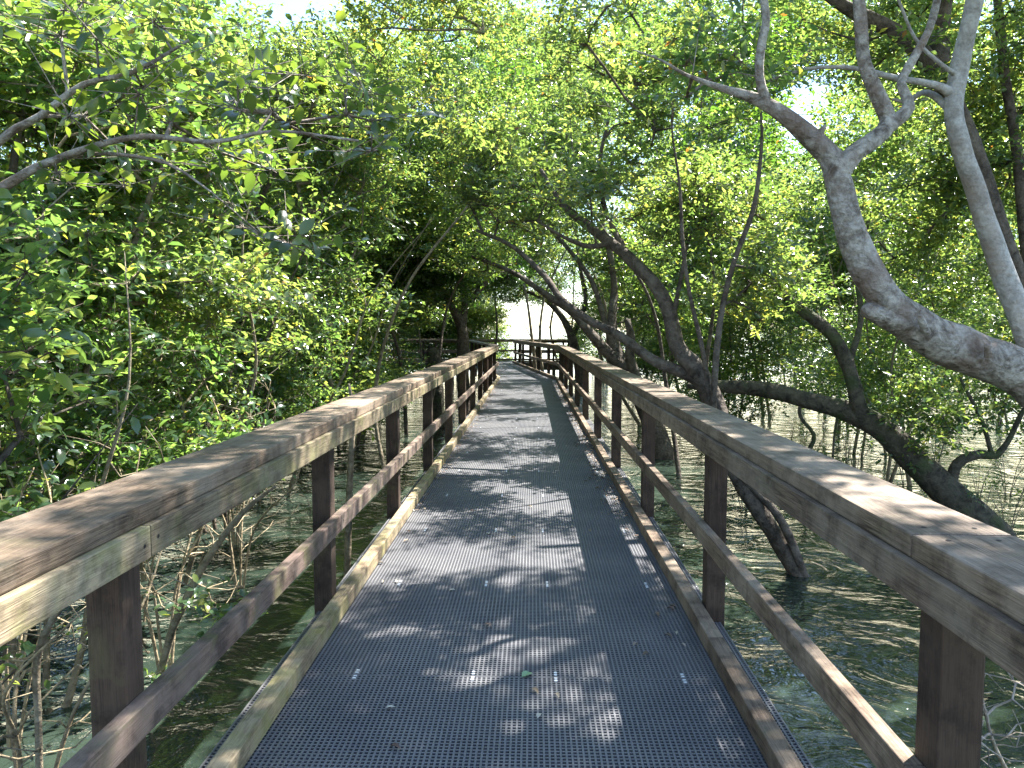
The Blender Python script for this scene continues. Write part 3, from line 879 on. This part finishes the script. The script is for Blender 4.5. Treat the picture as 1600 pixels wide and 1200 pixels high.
stump = px_line([(684, 640, 18.4, 22), (682, 590, 18.4, 20), (679, 563, 18.4, 20), (674, 546, 18.3, 17)], 0.05)
stump = to_water(stump, 1.1)
tree("short blackened broken stump behind the far left railing", [stump, px_line([(676, 552, 18.4, 9), (670, 541, 18.3, 4)], 0.03)], [], B_moss, seed=108, cat="stump", name="tree_stump")

rZ = np.random.default_rng(120)
Zl = [to_water(px_line([(912, 640, 31, 17), (902, 560, 31, 14), (884, 505, 31, 11), (852, 468, 31, 8), (812, 452, 31, 5)], 0.2)), px_line([(893, 530, 31, 9), (915, 470, 31, 7), (905, 410, 31, 5)], 0.2)]
tips = np.vstack([blob_px(830, 452, 31, 90, 30, 1.4, 70, rZ), blob_px(910, 430, 31, 70, 55, 1.4, 60, rZ), blob_px(840, 400, 31, 90, 40, 1.4, 60, rZ), blob_px(925, 500, 31, 30, 35, 1.0, 22, rZ)])
tree("hazy mangrove whose branches hang over the far right end of the deck", Zl, tips, B_brown, M_leaf, 'far', 120)
# G, H: stems of the left thicket at the picture's edge, I: branch overhead
rG = np.random.default_rng(109)
Gl = [px_line([(-10, 850, 5.2, 22), (0, 700, 5.2, 19), (8, 560, 5.2, 17), (10, 440, 5.2, 15), (14, 330, 5.2, 13), (30, 200, 5.2, 10), (60, 60, 5.2, 8)], 0.1)]
Gl[0] = to_water(Gl[0])
tips = np.vstack([blob_px(60, 130, 5.4, 170, 120, 0.8, 40, rG), blob_px(20, 400, 5.6, 120, 110, 0.6, 22, rG), blob((-4.6, 5.6, 5.6), (1.2, 1.4, 0.9), 50, rG)])
tree("straight dark stemmed mangrove at the left edge of the view", Gl, tips, B_brown, M_leaf, 'near', 109, twig_tubes=True)
rH = np.random.default_rng(110)
Hl = [px_line([(70, 810, 5.8, 20), (92, 740, 5.8, 17), (112, 650, 5.8, 15), (150, 545, 5.8, 13), (185, 455, 5.8, 12), (215, 365, 5.8, 9), (245, 280, 5.8, 7), (300, 180, 5.8, 5)], 0.1),
      px_line([(188, 450, 5.8, 8), (190, 400, 5.8, 7), (225, 330, 5.7, 5)], 0.1),
      px_line([(92, 745, 5.8, 10), (85, 640, 5.9, 9), (95, 520, 5.9, 7), (120, 420, 5.9, 5)], 0.1)]
Hl[0] = to_water(Hl[0])
tips = np.vstack([blob_px(260, 200, 6.2, 170, 140, 0.7, 48, rH), blob_px(160, 420, 6.3, 130, 120, 0.6, 24, rH), blob_px(330, 420, 6.2, 120, 100, 0.6, 26, rH)])
tree("slender mangrove with a tan stem leaning right, left of the nearest deck", Hl, tips, B_twig, M_leaf, 'near', 110, twig_tubes=True)
rI = np.random.default_rng(111)
Il = [px_line([(-420, 640, 3.3, 40), (-200, 420, 3.25, 28), (0, 296, 3.2, 15), (80, 252, 3.2, 12), (210, 214, 3.15, 9), (330, 222, 3.1, 7), (430, 205, 3.1, 5), (560, 220, 3.1, 4)], 0.08),
      px_line([(-120, 350, 3.22, 18), (0, 220, 3.2, 13), (62, 182, 3.2, 11), (130, 132, 3.2, 9), (210, 112, 3.2, 7), (300, 60, 3.2, 4)], 0.08),
      px_line([(80, 252, 3.2, 7), (160, 240, 3.2, 6), (260, 255, 3.15, 5), (330, 300, 3.1, 3)], 0.08)]
Il[0] = to_water(Il[0])
tips = np.vstack([blob_px(250, 230, 3.3, 220, 120, 0.4, 6, rI), blob_px(420, 190, 3.3, 190, 90, 0.4, 6, rI), blob_px(140, 70, 3.3, 200, 90, 0.4, 5, rI), blob_px(560, 170, 3.3, 60, 50, 0.15, 2, rI), blob_px(430, 370, 3.4, 80, 40, 0.15, 2, rI)])
tree("large leaved mangrove reaching in from the left with arching grey branches overhead", Il, tips, B_pale, M_leaf_dark, 'big', 111, twig_tubes=True, clear=False)

# ------------------------------------------------------------------ thicket on the left
def shrub(x, y, h, r, ntip, seed, label, kind='mid', leaf=None, group=None, low=0.2, lean=(0, 0), lscale=1.0, twig=False, stems=None, amt=0.25):
    rng = np.random.default_rng(seed)
    lines = []
    ns = stems or int(rng.integers(2, 5))
    for i in range(ns):
        a = 2 * math.pi * i / ns + rng.uniform(-.6, .6)
        b0 = np.array([x + 0.18 * math.cos(a), y + 0.18 * math.sin(a), WATER - 0.4])
        out = r * rng.uniform(0.35, 0.85)
        hh = h * rng.uniform(0.5, 0.8)
        rows = []
        r0 = 0.013 + 0.0042 * h * rng.uniform(0.6, 1.1)
        for t in (0, 0.25, 0.5, 0.75, 1.0):
            w = t ** 1.3
            rows.append((b0[0] + math.cos(a) * out * w + lean[0] * t ** 1.6 + rng.normal(0, .04 + .022 * h), b0[1] + math.sin(a) * out * w + lean[1] * t ** 1.6 + rng.normal(0, .04 + .022 * h),
                         WATER - 0.4 + (hh + 0.4 - WATER) * t, r0 * (1 - 0.9 * t)))
        lines.append(smooth_line(rows, 0.2))
    nb = 5
    T = []
    for i in range(nb):
        t = (i + 0.5) / nb
        zc = low + (h - low) * t
        rr = r * (0.95 if t < 0.75 else 0.75)
        T.append(blob((x + lean[0] * t ** 1.6 + rng.normal(0, .25 * r), y + lean[1] * t ** 1.6 + rng.normal(0, .25 * r), zc), (rr, rr, (h - low) / nb * 0.85), int(ntip / nb), rng))
    T = carve(np.vstack(T), seed + 7, amt, 0.8)
    bare = None
    if twig:
        bare = blob((x - 0.15, y, 0.25), (r * 1.05, r * 1.1, 0.85), 70, rng)
        bare = bare[(bare[:, 0] < -1.7) & (bare[:, 2] > WATER + 0.1)]
    return tree(label, lines, T, B_twig if seed % 3 else B_brown, leaf or M_leaf, kind, seed, group, twig_tubes=twig, lscale=lscale, bare=bare)

ORD = ["second", "third", "fourth", "fifth", "sixth", "seventh", "eighth", "ninth", "tenth", "eleventh"]
rs = np.random.default_rng(77)
# front row, one by each post gap
front = [(-2.9, 3.0, 2.0, 0.8, 60), (-3.3, 4.7, 3.4, 1.0, 150), (-3.6, 6.6, 4.4, 1.1, 210), (-3.8, 8.6, 4.9, 1.2, 240), (-3.9, 10.8, 5.2, 1.25, 250),
         (-4.0, 13.0, 5.6, 1.3, 250), (-4.2, 15.4, 5.8, 1.4, 240), (-4.4, 18.0, 6.0, 1.5, 230), (-4.8, 21.5, 5.8, 1.6, 210)]
for i, (x, y, h, r, n) in enumerate(front):
    near = y < 7.5
    shrub(x, y, h, r, n, 300 + i, "leafy mangrove shrub in the water just behind the %s post of the left railing" % (["first"] + ORD)[i],
          'near' if near else 'mid', M_leaf, "mangrove shrubs along the left railing", low=(0.35 if y < 7.5 else -0.1), stems=3, lean=(1.1 if y > 7.5 else 0.45, 0), lscale=1.0 if y < 12 else 1.3, twig=y < 12, amt=0.3)
# back rows
i = 0
for x0, ys, h0 in ((-5.5, (3.2, 5.4, 7.8, 10.4, 13.2, 16.4, 20.0, 24.0, 28.5), 6.0), (-7.4, (5.0, 8.4, 12.2, 16.5, 21.5, 27.0, 31.5), 7.6), (-10.8, (8.5, 14.0, 20.0, 27.0), 9.0)):
    for y in ys:
        far = y > 14
        shrub(x0 + rs.uniform(-.4, .4), y + rs.uniform(-.5, .5), h0 + rs.uniform(-.6, .8), 1.5 + 0.03 * y, 230 if not far else 210, 400 + i,
              "dense mangrove in the back of the thicket left of the deck", 'mid' if not far else 'far', M_leaf if i % 3 else M_leaf_dark,
              "mangroves at the back of the left thicket", low=-0.7, lscale=1.15, amt=0.22)
        i += 1
# taller ones beside the deck that close the roof of leaves
for i, (x, y, h, r, n, lx, lab) in enumerate([
        (-2.9, 12.0, 8.2, 1.7, 260, 1.3, "tall mangrove leaning over the deck from the left at middle distance"),
        (-3.0, 17.0, 9.4, 2.0, 260, 1.6, "tall airy mangrove left of the deck whose top fills the upper middle"),
        (-3.6, 26.0, 8.8, 2.2, 260, 1.0, "tall mangrove behind the dark trunk at the far left of the deck"),
        (3.1, 19.0, 9.2, 2.1, 280, -1.3, "tall mangrove on the right that closes the roof of leaves over the far deck"),
        (3.0, 12.5, 8.6, 1.7, 240, -1.2, "tall leafy mangrove right of the deck behind the arching brown trunk")]):
    shrub(x, y, h, r, n, 500 + i, lab, 'mid' if y < 16 else 'far', M_leaf if i != 4 else M_leaf_dark, None, low=4.0, lean=(lx, 0), lscale=1.2 if y < 16 else 1.0, stems=2, amt=0.45)

# ------------------------------------------------------------------ right side and far trees
i = 0
right = [(4.4, 26, 4.5, 1.3), (8.5, 38, 7.5, 2.6), (14.0, 40, 8, 2.8), (12.5, 14.0, 8, 2.0), (14, 20.5, 8.5, 2.4), (20, 27, 9, 3), (22, 38, 9, 3.2), (30, 48, 10, 4), (5.6, 11.5, 5.2, 1.5), (8.2, 10.5, 6.5, 1.7), (6.6, 14.5, 6.0, 1.7), (10.0, 14.5, 8.0, 2.1), (4.4, 17.0, 5.2, 1.5), (8.0, 19.0, 7.2, 2.1), (12.5, 19.5, 9.0, 2.4), (5.2, 22.5, 5.6, 1.7),
         (9.8, 25.0, 7.6, 2.4), (15.0, 26.0, 9.5, 2.8), (6.2, 29.0, 6.4, 2.1), (11.5, 32.5, 8.5, 2.7), (18.5, 34.0, 10.0, 3.0), (4.6, 34.5, 5.6, 1.8), (7.2, 8.6, 7.6, 1.4)]
for x, y, h, r in right:
    far = y > 13
    shrub(x, y, h, r, 210, 600 + i, "bright leafy mangrove standing in the water beyond the right railing", 'far' if far else 'mid', M_leaf,
          "mangroves in the water beyond the right railing", low=(0.35 if y < 13 else -0.4), lscale=1.0 if far else 1.1, amt=0.3)
    i += 1
for k, (x, y, h, r) in enumerate([(-8.5, 41, 8.5, 3.2), (-6.4, 40.5, 4.0, 1.8), (-4.0, 40.6, 3.4, 1.5), (-9.6, 39.5, 3.6, 1.6), (6.5, 40.5, 4.5, 2.0), (-4.6, 42, 7.5, 2.4), (-14, 42, 10, 3.6), (-2.9, 43, 6.5, 1.6), (0.4, 47, 8.5, 2.6), (3.6, 43, 6.5, 2.0), (10, 44, 8, 3.2), (17, 47, 10, 3.6), (25, 45, 11, 4)]):
    shrub(x, y, h, r, 240, 700 + k, "hazy mangrove beyond the far end of the boardwalk", 'far', M_leaf, "mangroves beyond the end of the boardwalk", low=(3.2 if abs(x) < 1 else -0.6), lscale=1.35, amt=0.25)

for k, (x, y, h, r, lo) in enumerate([(-6.5, 27, 12, 2.8, 3), (-2.4, 34, 14.5, 3.2, 4.5), (3.8, 30, 12.5, 2.6, 3.4), (7.2, 27.5, 12.5, 2.8, 2.5), (11, 30, 13.5, 3.2, 2), (6.6, 21, 10.5, 2.2, 2.5), (1.5, 40, 15.5, 3.4, 4.5), (-10, 33, 13, 3.2, 2), (16, 34, 14, 3.6, 2), (9.6, 20, 10.5, 2.5, 2), (5.2, 25.5, 12.5, 2.2, 4), (0.2, 29.5, 13.5, 2.6, 5.5), (3.2, 36, 14.5, 3.0, 4)]):
    shrub(x, y, h, r, 430, 800 + k, "tall mangrove in the back whose crown shows above the nearer trees", 'far', M_leaf, "tall mangroves at the back", low=lo, lscale=1.25, amt=0.22, stems=2)
# ------------------------------------------------------------------ small things
for k, (x, y, h) in enumerate([(-2.5, 3.4, 1.3), (-3.1, 4.1, 1.7), (-2.6, 5.0, 1.5), (-3.3, 5.9, 2.0), (-2.8, 6.8, 1.4), (-3.4, 8.2, 1.9), (-4.2, 5.0, 2.0), (-4.4, 7.2, 2.2)]):
    r_ = np.random.default_rng(860 + k)
    ls = []
    for q in range(4):
        a = r_.uniform(0, 6.28); o_ = r_.uniform(0.2, 0.7)
        ls.append(smooth_line([(x, y, WATER - 0.3, 0.013), (x + o_ * .4 * math.cos(a), y + o_ * .4 * math.sin(a), WATER + h * .4, 0.010),
                               (x + o_ * math.cos(a) + r_.normal(0, .1), y + o_ * math.sin(a), WATER + h * .75, 0.007), (x + o_ * 1.3 * math.cos(a + .3), y + o_ * 1.3 * math.sin(a + .3), WATER + h, 0.004)], 0.1))
    T = blob((x, y, WATER + h * 0.62), (0.75, 0.7, h * 0.42), 38, r_)
    T = T[T[:, 0] < -1.65]
    root = empty("bare_shrub", (x, y, WATER)); tag(root, "tangle of bare tan twigs standing in the water left of the near deck", "shrub", "bare twig tangles left of the deck")
    b0 = np.array([x, y, WATER])
    tb = grow(ls, T, r_, 0.0028, 0.12)
    link("twigs", tubes_mesh("twigs", [(p - b0, r, q) for p, r, q in tb]), B_tan, root)
    lt = T[T[:, 2] > 0.1][::3]
    if len(lt):
        cm, _ = crown_mesh(lt - b0, 'big', r_, 0.6); cm.materials.append(M_leaf); link("leaves", cm, None, root)
# bleached dead twigs by the near right post
rT = np.random.default_rng(900)
Tl = [smooth_line([(2.75, 3.9, -1.2, 0.016), (2.4, 3.6, -0.7, 0.012), (2.1, 3.3, -0.3, 0.008), (1.95, 3.2, 0.1, 0.004)], 0.06),
      smooth_line([(2.45, 3.65, -0.75, 0.011), (2.1, 3.3, -0.62, 0.008), (1.85, 3.2, -0.5, 0.004)], 0.06)]
tw = np.vstack([blob((2.05, 3.2, -0.1), (0.3, 0.3, 0.32), 40, rT), blob((2.0, 3.25, -0.5), (0.25, 0.3, 0.25), 20, rT)])
root = empty("dead_branch", Tl[0][0, :3]); tag(root, "bleached bare twiggy branch over the water by the nearest right post", "branch")
tb = grow(Tl, tw, rT, 0.0015, 0.07)
base = Tl[0][0, :3]
link("twigs", tubes_mesh("twigs", [(p - base, r, k) for p, r, k in tb]), B_dead, root)

# bare twiggy stems in the water behind the left railing
for k, (rows, lab) in enumerate([
        ([(60, 1130, 2.9, 12), (60, 1020, 2.9, 13), (110, 930, 2.9, 10), (190, 890, 3.0, 6)], "bare brown branch rising from the water left of the nearest left post"),
        ([(270, 980, 4.3, 13), (320, 880, 4.3, 12), (380, 800, 4.3, 9), (430, 760, 4.3, 5)], "low bent branch with green sprigs under the left top rail"),
        ([(545, 790, 6.6, 11), (548, 720, 6.6, 10), (552, 650, 6.6, 7), (545, 600, 6.6, 4)], "thin upright bare sapling in the water behind the second left post")]):
    r_ = np.random.default_rng(910 + k)
    l = to_water(px_line(rows, 0.08), 1.1)
    T = l[len(l) // 2::3, :3] + r_.normal(0, 0.22, (len(l[len(l) // 2::3]), 3))
    T = np.vstack([T, l[len(l) // 3::3, :3] + r_.normal(0, 0.25, (len(l[len(l) // 3::3]), 3))])
    T = T[T[:, 0] < -1.4]
    root = empty("mangrove_sapling", l[0, :3]); tag(root, lab, "sapling")
    tb = grow([l], T, r_, 0.003, 0.1)
    b0 = l[0, :3]
    link("stem", tubes_mesh("stem", [(p - b0, r, q) for p, r, q in tb]), B_twig, root)
    if k == 1:
        cm, _ = crown_mesh(T[::3] - b0, 'near', r_, 0.8); cm.materials.append(M_leaf)
        link("leaves", cm, None, root)

# seedlings standing in the water on the right
r_ = np.random.default_rng(930)
sproto = None
for k in range(34):
    px, py = r_.uniform(1150, 1640), r_.uniform(640, 850)
    p = on_level(px, py, WATER)
    if p.x < 1.6: continue
    if sproto is None:
        root = empty("mangrove_seedling", p)
        tubes = []
        for q in range(5):
            a = r_.uniform(0, 6.28); l_ = r_.uniform(0.25, 0.6)
            e = np.array([math.cos(a) * .18, math.sin(a) * .18, l_])
            tubes.append((np.array([[0.0, 0, -0.15], e * 0.5 + np.array([0, 0, .04]), e]), np.array([0.007, 0.005, 0.003]), 4))
        link("stem", tubes_mesh("stem", tubes), B_twig, root)
        cm, _ = crown_mesh(np.array([t[0][-1] for t in tubes[:3]]), 'near', r_, 0.45); cm.materials.append(M_leaf_dark)
        link("leaves", cm, None, root)
        sproto = root
    else:
        root = sproto.copy(); C.objects.link(root); root.location = p
        for ch in list(sproto.children):
            c = ch.copy(); C.objects.link(c); c.parent = root
    root.rotation_euler = (0, 0, r_.uniform(0, 6.28)); s = r_.uniform(0.5, 1.3); root.scale = (s, s, s)
    tag(root, "thin sprouting mangrove seedling in the open water right of the deck", "seedling", "seedlings in the water on the right")

# fallen leaves
def litter_leaf(L, curl, rng):
    V, T = leaf_shape(True)
    V = V * L
    V[:, 2] = np.abs(V[:, 1]) * curl + 0.15 * L * np.sin(V[:, 0] / L * 3.1) * curl + 0.004
    return V, T
r_ = np.random.default_rng(940)
V, T = litter_leaf(0.062, 0.5, r_)
p = on_level(822, 1060, 0.0)
me = raw_mesh("fallen_leaf", V * np.array([1, 1.5, 1]), T, 3); me.materials.append(M_green_leaf)
o = link("fallen_leaf", me, None, None, (p.x - .02, p.y, 0.002), 0.7); tag(o, "pale green fallen leaf lying alone on the near deck grating", "leaf")
protos = []
for k in range(5):
    V, T = litter_leaf(r_.uniform(0.035, 0.06), r_.uniform(0.3, 1.1), r_)
    me = raw_mesh("fallen_leaf", V, T, 3, np.full(len(V), [0.1, 0.4, 0.7, 0.9, 1.0][k])); me.materials.append(M_litter); protos.append(me)
for k in range(60):
    if k < 24: px, py = r_.uniform(560, 1080), r_.uniform(760, 1180)
    else: px, py = None, None
    if px is None:
        y_ = 3.5 + 8 * r_.random(); x_ = XR - 0.03 - abs(r_.normal(0, .10)) - max(0, (y_ - 4.2)) * 0.0064; p = Vector((x_, y_, 0))
        if k % 3 == 0: p.x = XL + 0.03 + abs(r_.normal(0, 0.08)); p.y = 3 + 10 * r_.random()
    else: p = on_level(px, py, 0)
    if not (XL + 0.03 < p.x < XR - 0.02): continue
    me = protos[int(r_.integers(0, 5))]
    o = link("fallen_leaf", me, None, None, (p.x, p.y, 0.001 + 0.0004 * (k % 7)), r_.uniform(0, 6.28))
    tag(o, "small dry curled leaf fallen on the dark deck grating", "leaf", "dry leaves fallen on the deck")
# drifted litter along the right kick rail
VV, TT, AA, off = [], [], [], 0
for k in range(900):
    V, T = litter_leaf(r_.uniform(0.02, 0.05), r_.uniform(0.2, 1.2), r_)
    y_ = 6 + 15 * r_.random()
    if r_.random() < 0.68: x_ = XR - max(0, (y_ - 4.2)) * 0.0064 - 0.015 - abs(r_.normal(0, .09))
    else: x_ = XL + 0.015 + abs(r_.normal(0, 0.05))
    a = r_.uniform(0, 6.28); ca, sa = math.cos(a), math.sin(a)
    V = np.stack([V[:, 0] * ca - V[:, 1] * sa + x_, V[:, 0] * sa + V[:, 1] * ca + y_, V[:, 2] + r_.uniform(0.001, 0.006)], 1)
    VV.append(V); TT.append(T + off); AA.append(np.full(len(V), r_.random())); off += len(V)
me = raw_mesh("leaf_litter", np.concatenate(VV), np.concatenate(TT), 3, np.concatenate(AA)); me.materials.append(M_litter)
tag(link("leaf_litter", me), "drift of dry leaf litter along the foot of both kick rails", "leaf litter", kind="stuff")
